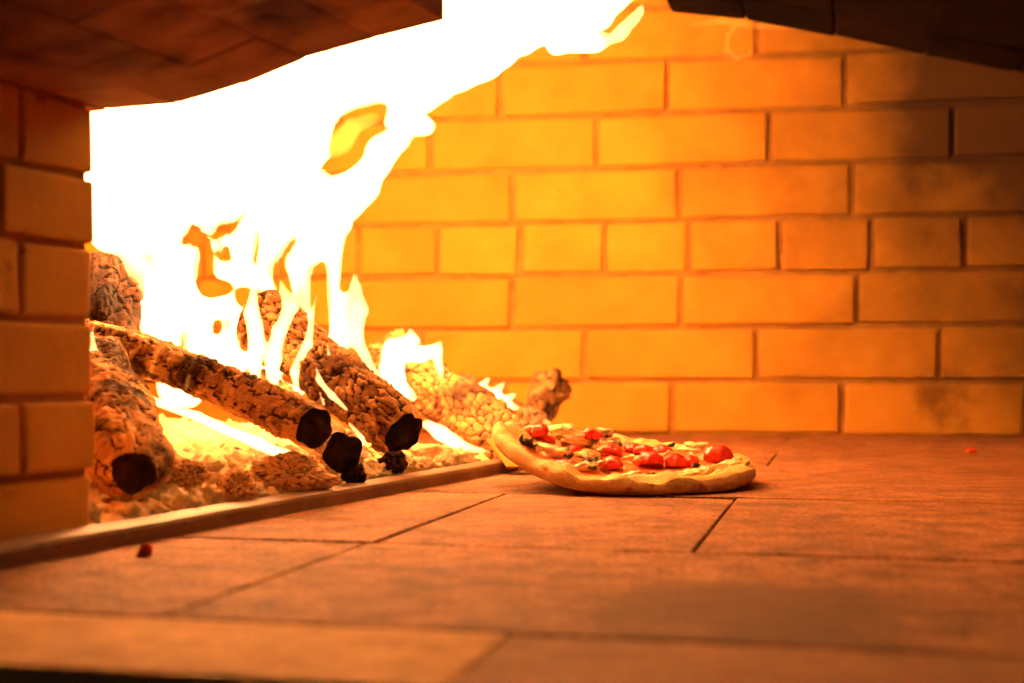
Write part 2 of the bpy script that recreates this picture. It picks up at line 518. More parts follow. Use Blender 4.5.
# ------------------------------------------------------------------ ember guard bar
bar = tag(empty('guard_bar', tuple(B0)), 'long worn iron bar edging the embers along the hearth', 'metal bar')
prof = [(0, 0), (0, BAR_HT - 0.004), (0.0012, BAR_HT - 0.0012), (0.004, BAR_HT), (BAR_W - 0.002, BAR_HT + 0.0012), (BAR_W, BAR_HT), (BAR_W, 0)]
L_bar = (B1 - B0).length + 0.02
vs, fs = [], []
NS = 60
for i in range(NS + 1):
    l = -0.45 + (L_bar + 0.45) * i / NS
    wob = 0.0006 * mnoise.noise(Vector((l * 9, 0, 0)))
    for w, z in prof:
        vs.append(bl(l, w + wob, z + wob))
n = len(prof)
for i in range(NS):
    for j in range(n):
        fs.append([i * n + j, i * n + (j + 1) % n, (i + 1) * n + (j + 1) % n, (i + 1) * n + j])
fs.append(list(range(n))[::-1])
fs.append([NS * n + j for j in range(n)])
mesh_obj('bar', vs, fs, M['iron'], bar, smooth=False)
# flat end plate that tilts up behind the pizza
pa, pb, pc, pd = P(486, 438, 1.66), P(507, 466, 1.60), P(560, 468, 1.60), P(548, 438, 1.66)
bm = bmesh.new()
nrm = (pb - pa).cross(pc - pb).normalized()
if nrm.z < 0: nrm = -nrm
hexa(bm, [pa, pb, pc, pd] + [q - nrm * 0.0035 for q in (pa, pb, pc, pd)])
finish_bricks(bm, 0.0012, 2)
tag(bm_obj('end_plate', bm, M['plate'], bar, smooth=False), 'thin tilted plate at the bar end')

# ------------------------------------------------------------------ ash and ember bed
def vor(x, y, per, seed, jit=0.75):
    """cellular pattern: distance to nearest and second nearest point, and the cell's own random value; y repeats every per cells"""
    ix, iy = np.floor(x), np.floor(y)
    f1 = np.full(x.shape, 9.0); f2 = np.full(x.shape, 9.0); cid = np.zeros(x.shape)
    def h(a, b, k):
        v = np.sin(a * 127.1 + b * 311.7 + k * 74.7 + seed * 19.19) * 43758.5453
        return v - np.floor(v)
    for dx in (-1, 0, 1):
        for dy in (-1, 0, 1):
            cx, cy_ = ix + dx, iy + dy
            wy = np.mod(cy_, per) if per else cy_
            px, py = cx + 0.5 + jit * (h(cx, wy, 1) - 0.5) + 0.5 * (np.mod(cy_, 2)) * (jit < 0.6), cy_ + 0.5 + jit * (h(cx, wy, 2) - 0.5)
            ddx, ddy = np.abs(px - x), np.abs(py - y)
            d = 0.72 * np.maximum(ddx, ddy) + 0.28 * np.hypot(ddx, ddy)
            r = h(cx, wy, 3)
            near = d < f1
            f2 = np.where(near, f1, np.minimum(f2, d))
            cid = np.where(near, r, cid)
            f1 = np.where(near, d, f1)
    return f1, f2, cid

def bed_base(l, w):
    z = 0.004 + 0.10 * max(0, w - 0.02) ** 1.0
    z = min(z, 0.045 + 0.02 * max(0, w - 0.4))
    return z + 0.008 * mnoise.noise(Vector((l * 14, w * 14, 3)))

NL, NW = 250, 130
l0, l1, w0, w1 = l_end - 0.02, L_bar + 0.45, BAR_W + 0.0005, 0.62
Lg, Wg = np.meshgrid(np.linspace(l0, l1, NL), w0 + (w1 - w0) * np.linspace(0, 1, NW) ** 1.5, indexing='ij')
f1, f2, cid = vor(Lg / 0.017, Wg / 0.017, 0, 3.0)
g1, g2, gid = vor(Lg / 0.007, Wg / 0.007, 0, 8.0)
vs, fs = [], []
for i in range(NL):
    for j in range(NW):
        l, w = Lg[i, j], Wg[i, j]
        e = min(1, (w - w0) / 0.015)
        z = max(0.001, bed_base(l, w)) + e * (0.011 * max(0, 0.75 - f1[i, j]) * (0.3 + cid[i, j]) * 1.4 + 0.004 * max(0, 0.7 - g1[i, j]))
        wl = w
        if l > L_bar: w = w + (l - L_bar) * 0.55
        if l > L_bar + 0.05: z *= max(0.05, 1 - (l - L_bar - 0.05) * 2.2)
        vs.append(bl(l, w, z))
for i in range(NL - 1):
    for j in range(NW - 1):
        q = i * NW + j
        fs.append([q, q + NW, q + NW + 1, q + 1])
tag(mesh_obj('ember_bed', vs, fs, M['ash'], origin=tuple(bl(0.3, 0.1))), 'bed of pale orange ash and fine embers under the burning logs', 'embers', kind='stuff')

# ------------------------------------------------------------------ logs
def log(name, p0, p1, r0, r1, label, seed, mat='char', cell=(0.016, 0.013), depth=0.0045, flat=0.0, angular=0.12, cap='coal', bend=0.0, nu=190, nv=120, tip=1.0, jit=0.75):
    p0, p1 = Vector(p0), Vector(p1)
    root = tag(empty(name, tuple((p0 + p1) / 2)), label, 'log')
    ax = (p1 - p0)
    L = ax.length
    ax.normalize()
    s = ax.cross(UP).normalized()
    t = s.cross(ax).normalized()
    U = np.linspace(0, 1, nu)
    A = np.linspace(0, 2 * math.pi, nv, endpoint=False)
    Ug, Ag = np.meshgrid(U, A, indexing='ij')
    rm = (r0 + r1) / 2
    per = 2 * max(3, round(math.pi * rm / cell[1]))
    wx = 0.35 * np.sin(Ag * 3 + seed) + 0.25 * np.sin(Ag * 5 + Ug * 9 + seed)
    f1, f2, cid = vor(Ug * L / cell[0] + wx, Ag / (2 * math.pi) * per + 0.25 * np.sin(Ug * 11 + seed), per, seed, jit)
    h1, h2, hid = vor(Ug * L / (cell[0] * 0.4), Ag / (2 * math.pi) * per * 2, per * 2, seed + 5)
    edge = np.clip((f2 - f1) / 0.26, 0, 1)
    edge2 = np.clip((h2 - h1) / 0.25, 0, 1)
    dome = np.clip(edge * 1.3, 0, 1) ** 0.7 * (0.75 + 0.25 * np.sqrt(np.clip((f2 - f1) / 0.8, 0, 1)))
    split = np.abs(np.sin(Ag * 2.5 + seed + 0.8 * np.sin(Ug * 5 + seed * 2) + 0.5 * np.sin(Ug * 13)) + 0.35 * np.sin(Ag * 7 + Ug * 4))
    split = np.clip(split / 0.13, 0, 1)
    edge = edge * (0.25 + 0.75 * split)
    vs, crack = [], []
    for i in range(nu):
        u = U[i]
        r_ = (r0 + (r1 - r0) * u) * (1 - (1 - tip) * max(0, 1 - u / 0.13) ** 1.8)
        c = p0 + ax * (L * u) + t * (bend * math.sin(math.pi * u))
        for j in range(nv):
            a = A[j]
            d = Vector((math.cos(a) * 1.3, math.sin(a) * 1.3, u * L * 9 + seed * 7))
            low = mnoise.noise(d) * angular * 2 + mnoise.noise(d * 2.3) * angular * 0.7
            poly = angular * 0.8 * math.cos(a * 5 + seed) * 0.35
            r = r_ * (1 + low + poly)
            e = min(1, min(u, 1 - u) / 0.02)
            r += e * (depth * 0.8 * (dome[i, j] - 0.7) + depth * 0.7 * (cid[i, j] - 0.5) * edge[i, j] + depth * 0.25 * (edge2[i, j] - 0.7) - depth * 1.1 * (1 - split[i, j]))
            r += e * 0.0016 * mnoise.noise(d * 9) + e * 0.0009 * mnoise.noise(d * 23)
            cz = math.sin(a) * r * (1 - flat)
            vs.append(c + s * (math.cos(a) * r) + t * cz)
            crack.append(float(edge[i, j] * (0.55 + 0.45 * edge2[i, j])))
    fs = []
    for i in range(nu - 1):
        for j in range(nv):
            fs.append([i * nv + j, i * nv + (j + 1) % nv, (i + 1) * nv + (j + 1) % nv, (i + 1) * nv + j])
    o = mesh_obj('bark', vs, fs, M[mat], root)
    at = o.data.attributes.new('crack', 'FLOAT', 'POINT')
    at.data.foreach_set('value', crack)
    tn = o.data.attributes.new('tone', 'FLOAT', 'POINT')
    tn.data.foreach_set('value', cid.ravel().astype(np.float32))
    for end, sg in ((0, -1), (nu - 1, 1)):
        ring = [Vector(v) for v in vs[end * nv:(end + 1) * nv]]
        cc = sum(ring, Vector()) / nv
        cv, cf = [], []
        for kk, q in enumerate((1.0, 0.9, 0.72, 0.5, 0.28)):
            for j, v in enumerate(ring):
                p = cc + (v - cc) * q
                bump = 0 if kk == 0 else 0.25 * rm * mnoise.noise((v - cc) * q * (2.2 / rm) + Vector((seed, 0, 0))) + 0.15 * rm * (1 - q)
                cv.append(p + ax * sg * bump)
        cv.append(cc + ax * sg * 0.15 * rm)
        for kk in range(4):
            for j in range(nv):
                cf.append([kk * nv + j, kk * nv + (j + 1) % nv, (kk + 1) * nv + (j + 1) % nv, (kk + 1) * nv + j])
        for j in range(nv):
            cf.append([4 * nv + j, 4 * nv + (j + 1) % nv, 5 * nv])
        ce = mesh_obj('log_end', cv, cf, M[cap], root)
        ce['label'] = 'charred black end of the log'
    return root

log('burning_log', P(134, 472, 1.07), P(98, 366, 1.42), 0.0335, 0.030, 'short thick cracked log with hollow black end by the pier', 1.0,
    cell=(0.0072, 0.026), depth=0.0040, tip=0.50, jit=0.8)
log('burning_log', P(315, 428, 1.24), P(84, 336, 1.56), 0.0185, 0.021, 'long slim charred log lying across, its round black end in the middle', 2.0,
    cell=(0.0088, 0.020), depth=0.0042, bend=0.006, jit=0.6, angular=0.09)
log('burning_log', P(343, 452, 1.31), P(255, 385, 1.62), 0.019, 0.020, 'charred log with pointed black end just under the slim long log', 3.0,
    angular=0.10, cell=(0.015, 0.011), jit=0.8)
log('burning_log', P(404, 434, 1.44), P(262, 318, 1.62), 0.031, 0.033, 'thick blocky cracked log sloping down through the middle of the fire', 4.0,
    cell=(0.0150, 0.0095), depth=0.0046, angular=0.14, mat='char_glow', jit=0.8, tip=0.72)
log('burning_log', P(528, 456, 1.70), P(388, 356, 1.98), 0.031, 0.034, 'thick cracked log nearest the pizza, under a small flame', 5.0,
    cell=(0.0180, 0.0115), depth=0.0050, mat='char_glow', cap='lump', jit=0.8, angular=0.16)
log('burning_log', P(100, 345, 1.56), P(116, 264, 1.64), 0.034, 0.026, 'dark upright log stump behind the brick pier, beside the white fire', 6.0,
    cell=(0.030, 0.010), depth=0.003, angular=0.25, mat='char_dark')
log('burning_log', P(534, 424, 2.20), P(553, 382, 2.30), 0.024, 0.028, 'glowing orange stump standing by the back wall behind the pizza', 7.0,
    cell=(0.026, 0.022), depth=0.006, angular=0.25, mat='char_glow', cap='lump', nu=70, nv=80)
log('burning_log', P(530, 424, 1.98), P(455, 390, 2.25), 0.022, 0.022, 'low log lying behind the pizza crust, below the glowing stump', 8.0,
    cell=(0.026, 0.022), depth=0.006, angular=0.2, mat='char_glow', cap='lump', nu=90, nv=80)

# ------------------------------------------------------------------ coals and ash lumps on the bed
def lump_mesh(name, seed, mat, rough=0.35, blocks=False):
    bm = bmesh.new()
    crack, tone = [], []
    bmesh.ops.create_icosphere(bm, subdivisions=5 if blocks else 4, radius=1)
    for v in bm.verts:
        d = v.co.copy()
        q = d * 1.1 + Vector((seed * 5.3, 0, 0))
        k = 1 + rough * mnoise.noise(q) + rough * 0.6 * mnoise.noise(q * 2.4) + rough * 0.4 * mnoise.noise(q * 5)
        if blocks:
            dist, _ = mnoise.voronoi(d * 3.6 + Vector((seed, 0, 0)))
            k += 0.9 * min(0.28, dist[1] - dist[0]) - 0.12 + 0.05 * mnoise.noise(d * 14)
            crack.append(min(1.0, (dist[1] - dist[0]) / 0.30))
            tone.append(0.5 + 0.5 * mnoise.noise(_[0] * 7))
        v.co = d * k
    me = bpy.data.meshes.new(name)
    bm.to_mesh(me)
    bm.free()
    if blocks:
        for nm, vals in (('crack', crack), ('tone', tone)):
            me.attributes.new(nm, 'FLOAT', 'POINT').data.foreach_set('value', vals)
    me.materials.append(mat)
    me.polygons.foreach_set('use_smooth', [True] * len(me.polygons))
    return me

def place_lump(name, me, loc, sc_, rot, label, cat, group=None):
    o = bpy.data.objects.new(name, me)
    COL.objects.link(o)
    o.location = loc
    o.scale = sc_
    o.rotation_euler = rot
    return tag(o, label, cat, group)

lumps = [lump_mesh('ash_lump', i, M['lump'], 0.75) for i in range(7)]
used = []
nl = 0
tries = 0
while nl < 140 and tries < 6000:
    tries += 1
    l = l_end + 0.012 + (L_bar - l_end - 0.06) * random.random()
    w = BAR_W + 0.010 + 0.14 * random.random() ** 1.7
    r = random.choice((0.004, 0.005, 0.007, 0.009, 0.011))
    p = bl(l, w)
    if l < l_end + 0.12 and 0.05 < w < 0.13: continue
    if any((p - q).length < (r + rr) * 0.8 for q, rr in used): continue
    used.append((p, r))
    p.z = max(0.001, bed_base(l, w)) + 0.004 + r * 0.45
    place_lump('ash_lump', lumps[nl % 7], p, (r * 1.25, r, r * random.uniform(0.6, 0.9)), (random.uniform(-.4, .4), random.uniform(-.4, .4), random.uniform(0, 6)),
               'small pale ash-covered ember lump among others behind the iron bar', 'ember', 'pale ember lumps behind the iron bar')
    nl += 1

blk = lump_mesh('coal_lump', 21, M['char_pale'], 0.4, True)
dark = lump_mesh('coal_lump', 22, M['char_dark'], 0.4, True)
for (x, y, Y, sx, sy, sz, rz, lab) in (
        (292, 474, 1.235, 0.030, 0.018, 0.015, 0.3, 'blocky cracked orange charcoal piece in front of the slim log end'),
        (354, 474, 1.325, 0.012, 0.010, 0.010, 1.2, 'dark rounded coal just behind the iron bar, below the pointed log end'),
        (392, 463, 1.415, 0.015, 0.012, 0.011, 2.2, 'crumbly dark coal by the bar in front of the thick blocky log'),
        (238, 487, 1.15, 0.016, 0.013, 0.012, 0.9, 'round pale coal left of the blocky charcoal piece'),
        (187, 474, 1.16, 0.017, 0.014, 0.010, 2.9, 'flat orange coal right of the hollow black log end')):
    place_lump('coal_lump', dark if 'dark' in lab else blk, P(x, y, Y), (sx, sy, sz), (0.1, 0.1, rz), lab, 'coal')
place_lump('coal_crumb', lumps[2], P(145, 551, 0.905), (0.0045, 0.0035, 0.0055), (0.2, 0.1, 0.4), 'small red crumb on the hearth against the bar', 'crumb').data = lump_mesh('coal_crumb', 31, M['red_ember'], 0.3)
place_lump('coal_crumb', lump_mesh('coal_crumb', 32, M['red_ember'], 0.3), F(972, 453) + Vector((0, 0, 0.003)), (0.007, 0.006, 0.004), (0, 0, 0), 'tiny orange crumb on the hearth near the back wall', 'crumb')

# ------------------------------------------------------------------ pizza
PC = Vector(((624 - 512) * 1.46 / FPX, 1.46, 0))
PR = 0.1365

def prad(phi):
    return PR * (1 + 0.035 * mnoise.noise(Vector((math.cos(phi) * 1.5, math.sin(phi) * 1.5, 2.0))) + 0.012 * mnoise.noise(Vector((math.cos(phi) * 5, math.sin(phi) * 5, 7.0))))

def lift(x, y):
    """how far the soft base is bent up off the hearth, x and y from the pizza's centre"""
    s = max(0.0, -x)
    z = 0.043 * (s / 0.14) ** 2.6
    t = max(0.0, y + 0.03)
    z += 0.028 * (t / 0.17) ** 1.3
    z += 0.006 * max(0.0, (x - 0.06) / 0.08) ** 2
    return z + 0.0007

def ptop(rho, phi):
    n = mnoise.noise(Vector((math.cos(phi) * 4, math.sin(phi) * 4, rho * 3)))
    n2 = mnoise.noise(Vector((math.cos(phi) * 9, math.sin(phi) * 9, rho * 8)))
    rim = 0.0
    if rho > 0.74:
        q = (rho - 0.74) / 0.26
        rim = math.sin(math.pi * min(1, q * 0.86 + 0.0)) ** 0.8 if q < 1 else 0
        rim *= 0.0108 * (1 + 0.55 * n + 0.45 * n2) * (1 + 0.55 * max(0, -math.cos(phi)) ** 2)
    return 0.0075 + rim + 0.001 * n2

def ppoint(rho, phi, dz=0.0, top=True):
    R = prad(phi) * rho
    x, y = math.cos(phi) * R, math.sin(phi) * R
    z = lift(x, y) + (ptop(rho, phi) if top else 0) + dz
    return PC + Vector((x, y, z))

pizza = tag(empty('pizza', tuple(PC)), 'round pizza with cherry tomatoes and cheese, one edge curled up on the hearth', 'pizza')
NP = 160
rh_top = [0.0, 0.15, 0.3, 0.45, 0.6, 0.7, 0.75, 0.79, 0.83, 0.87, 0.9, 0.93, 0.955, 0.975, 0.99]
vs, fs = [ppoint(0, 0)], []
rings = []
for rho in rh_top[1:]:
    rings.append(len(vs))
    for j in range(NP): vs.append(ppoint(rho, 2 * math.pi * j / NP))
for rho, frac in ((1.0, 0.62), (1.0, 0.36), (0.985, 0.16), (0.955, 0.03)):
    rings.append(len(vs))
    for j in range(NP):
        phi = 2 * math.pi * j / NP
        top = ptop(0.985, phi)
        vs.append(ppoint(rho, phi, top * frac, top=False))
for rho in (0.8, 0.55, 0.3):
    rings.append(len(vs))
    for j in range(NP): vs.append(ppoint(rho, 2 * math.pi * j / NP, 0, top=False))
last = len(vs)
vs.append(ppoint(0, 0, 0, top=False))
for j in range(NP): fs.append([0, rings[0] + j, rings[0] + (j + 1) % NP])
for a, b in zip(rings, rings[1:]):
    for j in range(NP): fs.append([a + j, b + j, b + (j + 1) % NP, a + (j + 1) % NP])
for j in range(NP): fs.append([rings[-1] + j, last, rings[-1] + (j + 1) % NP])
mesh_obj('crust', vs, fs, M['dough'], pizza)
# sauce: an uneven disc lying on the base
vs, fs = [ppoint(0, 0, 0.0022)], []
for kk, q in enumerate((0.2, 0.4, 0.6, 0.8, 0.93, 1.0)):
    for j in range(NP):
        phi = 2 * math.pi * j / NP
        e = 0.80 + 0.05 * mnoise.noise(Vector((math.cos(phi) * 5, math.sin(phi) * 5, 11)))
        vs.append(ppoint(e * q, phi, (0.0022 if q < 1 else -0.002) + 0.0012 * mnoise.noise(Vector((q * 9 * math.cos(phi), q * 9 * math.sin(phi), 4)))))
for j in range(NP): fs.append([0, 1 + j, 1 + (j + 1) % NP])
for kk in range(5):
    for j in range(NP): fs.append([1 + kk * NP + j, 1 + (kk + 1) * NP + j, 1 + (kk + 1) * NP + (j + 1) % NP, 1 + kk * NP + (j + 1) % NP])
mesh_obj('sauce', vs, fs, M['sauce'], pizza)

def on_pizza(px, py, zoff):
    """polar place on the pizza whose topping centre is seen at px, py"""
    best = None
    for i in range(40):
        rho = 0.9 * i / 39
        for j in range(72):
            phi = 2 * math.pi * j / 72
            p = ppoint(rho, phi, zoff)
            x = 512 + FPX * p.x / p.y
            y = HOR - FPX * (p.z - CAM_H) / p.y
            d = (x - px) ** 2 + 3 * (y - py) ** 2
            if best is None or d < best[0]: best = (d, rho, phi)
    return best[1], best[2]

def blob(seed, rough, subdiv=3, squash=0.0):
    bm = bmesh.new()
    bmesh.ops.create_icosphere(bm, subdivisions=subdiv, radius=1)
    for v in bm.verts:
        d = v.co.normalized()
        if squash:                                       # towards a soft-edged cube
            m = max(abs(d.x), abs(d.y), abs(d.z))
            d = d * (1 - squash) + d / m * squash * 0.8
        q = v.co * 1.3 + Vector((seed * 3.7, seed, 0))
        v.co = d * (1 + rough * mnoise.noise(q) + rough * 0.6 * mnoise.noise(q * 2.3) + rough * 0.35 * mnoise.noise(q * 5.2))
    return bm

def topping(name, mat, rho, phi, size, rz, seed, rough, squash=0.0, sink=0.35, cut=False):
    p = ppoint(rho, phi, 0.002)
    bm = blob(seed, rough, 4, squash)
    from mathutils import Euler
    e = Euler((random.uniform(-.25, .25), random.uniform(-.25, .25), rz))
    for v in bm.verts:
        c = v.co
        if cut:                                           # tomato half: wrinkled skin, flattened below
            c = Vector((c.x, c.y, max(c.z, -0.35)))
            c *= 1 + 0.035 * math.sin(math.atan2(c.y, c.x) * 7 + seed) * (1 - abs(c.z))
        c = Vector((c.x * size[0] * 1.12, c.y * size[1] * 1.12, c.z * size[2] * 1.15))
        c.rotate(e)
        v.co = p + c + UP * size[2] * sink
    return bm_obj(name, bm, M[mat], pizza)

for i, (x, y, sx, sy, sz) in enumerate((
        (535, 431, .0125, .011, .008), (587, 437, .013, .011, .009), (612, 466, .013, .010, .009), (650, 463, .0145, .012, .0105), (676, 463, .0125, .011, .009),
        (718, 459, .0145, .013, .0125), (612, 452, .0145, .011, .008), (646, 452, .012, .010, .007), (662, 452, .011, .010, .007), (600, 431, .010, .009, .006),
        (690, 461, .010, .009, .007), (630, 447, .011, .009, .006), (560, 461, .014, .008, .004), (600, 478, .014, .007, .003),
        (548, 436, .010, .008, .005), (656, 477, .012, .007, .003), (575, 447, .009, .008, .005), (702, 468, .010, .008, .004))):
    rho, phi = on_pizza(x, y, 0.006)
    t = topping('cherry_tomato', 'tomato', rho, phi, (sx, sy, sz), random.uniform(0, 6), i + 1.5, 0.16, cut=True, sink=0.4)
    if i in (1, 3, 6, 2, 0):                              # torn halves show pale flesh on one side
        p = ppoint(rho, phi, 0.003)
        bm = blob(i + 40, 0.25)
        for v in bm.verts:
            v.co = p + Vector((v.co.x * sx * 0.62 - sx * 0.62, v.co.y * sy * 0.6 - sy * 0.25, v.co.z * sz * 0.55 + sz * 0.55))
        tag(bm_obj('tomato_flesh', bm, M['flesh'], t if False else pizza), 'pale torn tomato flesh')

for i, (x, y, sx, sy, sz) in enumerate((
        (560, 425, .017, .011, .007), (572, 437, .016, .011, .006), (550, 452, .018, .012, .008), (586, 455, .012, .009, .006), (580, 467, .017, .010, .005),
        (600, 447, .009, .008, .008), (590, 427, .013, .010, .006), (632, 459, .010, .009, .006), (634, 474, .017, .009, .004), (695, 449, .015, .010, .006),
        (690, 474, .014, .009, .005), (707, 473, .012, .009, .007), (667, 457, .009, .008, .006), (700, 456, .012, .009, .006), (722, 470, .012, .009, .006),
        (640, 478, .011, .008, .004), (610, 440, .012, .009, .005), (668, 476, .011, .008, .004), (735, 462, .012, .009, .005))):
    rho, phi = on_pizza(x, y, 0.005)
    topping('cheese_chunk', 'cheese', min(rho, 0.86), phi, (sx, sy, sz), random.uniform(-.5, .5) + (3.14 if i % 2 else 0), i + 60, 0.6, squash=0.2, sink=0.2)

def leaf(x, y, size, rz, seed):
    rho, phi = on_pizza(x, y, 0.006)
    p = ppoint(rho, phi, 0.009)
    vs, fs = [], []
    nu_, nv_ = 9, 5
    for side in (0, 1):
        for i in range(nu_):
            u = i / (nu_ - 1)
            wd_ = size * 0.45 * math.sin(math.pi * min(0.98, max(0.03, u)) ** 0.8)
            for j in range(nv_):
                v = j / (nv_ - 1) * 2 - 1
                q = Vector(((u - .5) * size, v * wd_, 0.18 * size * (v * v - .5) + 0.35 * size * mnoise.noise(Vector((u * 2.5, v * 1.5, seed))) - side * 0.0006))
                q.rotate(__import__('mathutils').Euler((0.3 * math.sin(seed), 0.3 * math.cos(seed * 2), rz)))
                vs.append(p + q)
    n_ = nu_ * nv_
    for i in range(nu_ - 1):
        for j in range(nv_ - 1):
            a = i * nv_ + j
            fs.append([a, a + nv_, a + nv_ + 1, a + 1])
            fs.append([n_ + a, n_ + a + 1, n_ + a + nv_ + 1, n_ + a + nv_])
    for i in range(nu_ - 1):
        a, b = i * nv_, i * nv_ + nv_ - 1
        fs.append([a, n_ + a, n_ + a + nv_, a + nv_])
        fs.append([b, b + nv_, n_ + b + nv_, n_ + b])
    mesh_obj('herb_leaf', vs, fs, M['herb'], pizza)

for i, (x, y, s) in enumerate(((526, 444, .017), (533, 448, .013), (568, 459, .013), (588, 465, .017), (597, 463, .014), (592, 470, .012), (606, 439, .014),
                               (618, 446, .012), (695, 469, .010), (655, 478, .009), (567, 455, .010), (607, 476, .009), (672, 447, .01))):
    leaf(x, y, s, random.uniform(0, 6), i * 1.7)

# ------------------------------------------------------------------ fire
def vnoise(X, Y, Z, scale, seed):
    """smooth value noise on arrays, about -1..1"""
    rng = np.random.default_rng(seed)
    n = 64
    T = rng.uniform(-1, 1, (n, n, n)).astype(np.float32)
    x, y, z = X / scale[0] + 17.3, Y / scale[1] + 9.1, Z / scale[2] + 31.7
    ix, iy, iz = np.floor(x).astype(int), np.floor(y).astype(int), np.floor(z).astype(int)
    fx, fy, fz = x - ix, y - iy, z - iz
    fx, fy, fz = (f * f * (3 - 2 * f) for f in (fx, fy, fz))
    def g(a, b, c): return T[(ix + a) % n, (iy + b) % n, (iz + c) % n]
    l = lambda a, b, t: a + (b - a) * t
    return l(l(l(g(0, 0, 0), g(1, 0, 0), fx), l(g(0, 1, 0), g(1, 1, 0), fx), fy),
             l(l(g(0, 0, 1), g(1, 0, 1), fx), l(g(0, 1, 1), g(1, 1, 1), fx), fy), fz).astype(np.float32)

def chain_pts(ch, Y):
    out = []
    for q in ch:
        yy = q[3] if len(q) > 3 else Y
        out.append((P(q[0], q[1], yy), q[2] * yy / FPX))
    return out

def flame(name, chains, Y, label, mat, vox=0.004, holes=(), warp=0.008, seed=1, k=0.006, parent=None, holeY=0.5):
    segs = []
    for ch in chains:
        pts = chain_pts(ch, Y)
        segs += [(a, b) for a, b in zip(pts, pts[1:])]
    allp = [p for s in segs for p in s]
    lo = np.array([min(p[0][i] - p[1] for p in allp) for i in range(3)]) - warp * 2.5 - 4 * vox
    hi = np.array([max(p[0][i] + p[1] for p in allp) for i in range(3)]) + warp * 2.5 + 4 * vox
    lo[2] = max(lo[2], 0.002)
    n = np.ceil((hi - lo) / vox).astype(int) + 1
    ax = [(lo[i] + vox * np.arange(n[i])).astype(np.float32) for i in range(3)]
    X, Yg, Z = np.meshgrid(*ax, indexing='ij')
    WX = X + warp * (vnoise(X, Yg, Z, (0.05, 0.06, 0.09), seed) + 0.5 * vnoise(X, Yg, Z, (0.022, 0.03, 0.04), seed + 1))
    WZ = Z + warp * (vnoise(X, Yg, Z, (0.05, 0.06, 0.07), seed + 2) + 0.5 * vnoise(X, Yg, Z, (0.022, 0.03, 0.03), seed + 3))
    WY = Yg + warp * vnoise(X, Yg, Z, (0.05, 0.05, 0.06), seed + 4)
    D = np.full(X.shape, 0.05, np.float32)
    for (a, ra), (b, rb) in segs:
        m = max(ra, rb) + warp * 2 + 0.03
        sl = []
        for i in range(3):
            i0 = int(max(0, (min(a[i], b[i]) - m - lo[i]) / vox))
            i1 = int(min(n[i], (max(a[i], b[i]) + m - lo[i]) / vox + 2))
            sl.append(slice(i0, i1))
        sl = tuple(sl)
        x, y, z = WX[sl] - a.x, WY[sl] - a.y, WZ[sl] - a.z
        d = b - a
        dd = max(1e-9, d.dot(d))
        t = np.clip((x * d.x + y * d.y + z * d.z) / dd, 0, 1)
        dist = np.sqrt((x - t * d.x) ** 2 + (y - t * d.y) ** 2 + (z - t * d.z) ** 2) - (ra + (rb - ra) * t)
        cur = D[sl]
        h = np.clip(0.5 + 0.5 * (cur - dist) / k, 0, 1)
        D[sl] = cur * (1 - h) + dist * h - k * h * (1 - h)
    for hole in holes:                                   # gaps between the licks
        pts = chain_pts(hole, Y)
        for (a, ra), (b, rb) in zip(pts, pts[1:]):
            m = max(ra, rb) + warp * 2 + 0.01
            sl = []
            for i in (0, 1, 2):
                if i == 1:
                    sl.append(slice(int(np.clip((a.y - holeY - lo[1]) / vox, 0, n[1])), int(np.clip((a.y + holeY - lo[1]) / vox + 1, 0, n[1]))))
                    continue
                sl.append(slice(int(max(0, (min(a[i], b[i]) - m - lo[i]) / vox)), int(max(0, min(n[i], (max(a[i], b[i]) + m - lo[i]) / vox + 2)))))
            sl = tuple(sl)
            x, z = WX[sl] - a.x, WZ[sl] - a.z
            d = b - a
            dd = max(1e-9, d.x * d.x + d.z * d.z)
            t = np.clip((x * d.x + z * d.z) / dd, 0, 1)
            dist = (ra + (rb - ra) * t) - np.sqrt((x - t * d.x) ** 2 + (z - t * d.z) ** 2)
            D[sl] = np.maximum(D[sl], dist)
    for i in range(3):                                   # closed at the bounds
        s0 = [slice(None)] * 3; s0[i] = 0
        s1 = [slice(None)] * 3; s1[i] = -1
        D[tuple(s0)] = np.maximum(D[tuple(s0)], vox)
        D[tuple(s1)] = np.maximum(D[tuple(s1)], vox)
    grid = vdb.FloatGrid(0.05)
    grid.copyFromArray(np.ascontiguousarray(D))
    pts, tris, quads = grid.convertToPolygons(0.0, 0.0)
    pts = pts * vox + lo
    org = Vector(pts.mean(axis=0)) if len(pts) else Vector()
    org.z = float(pts[:, 2].min())
    me = bpy.data.meshes.new(name)
    me.from_pydata((pts - np.array(org)).tolist(), [], [list(map(int, f)) for f in tris] + [list(map(int, f)) for f in quads])
    me.materials.append(M[mat])
    me.update()
    o = link_mesh(name, me)
    o.location = org
    return tag(o, label, 'fire')

def YF(x, y):
    """the fire stands among the logs, then bends forward to the right and up through the flue gap of the vault"""
    w = min(1, max(0, (260 - y) / 160))
    base = 1.76 - 0.14 * min(1, max(0, (310 - x) / 120))
    u = min(1, max(0, (x - 150) / 450))
    top = float(np.interp(u, [0, 0.2, 0.55, 0.85, 1], [1.61, 1.84, 2.06, 1.66, 1.34])) - 0.24 * min(1, max(0, -y / 140))
    return base + (top - base) * w


def deep(chains): return [[(x, y, r, YF(x, y)) for x, y, r in c] for c in chains]

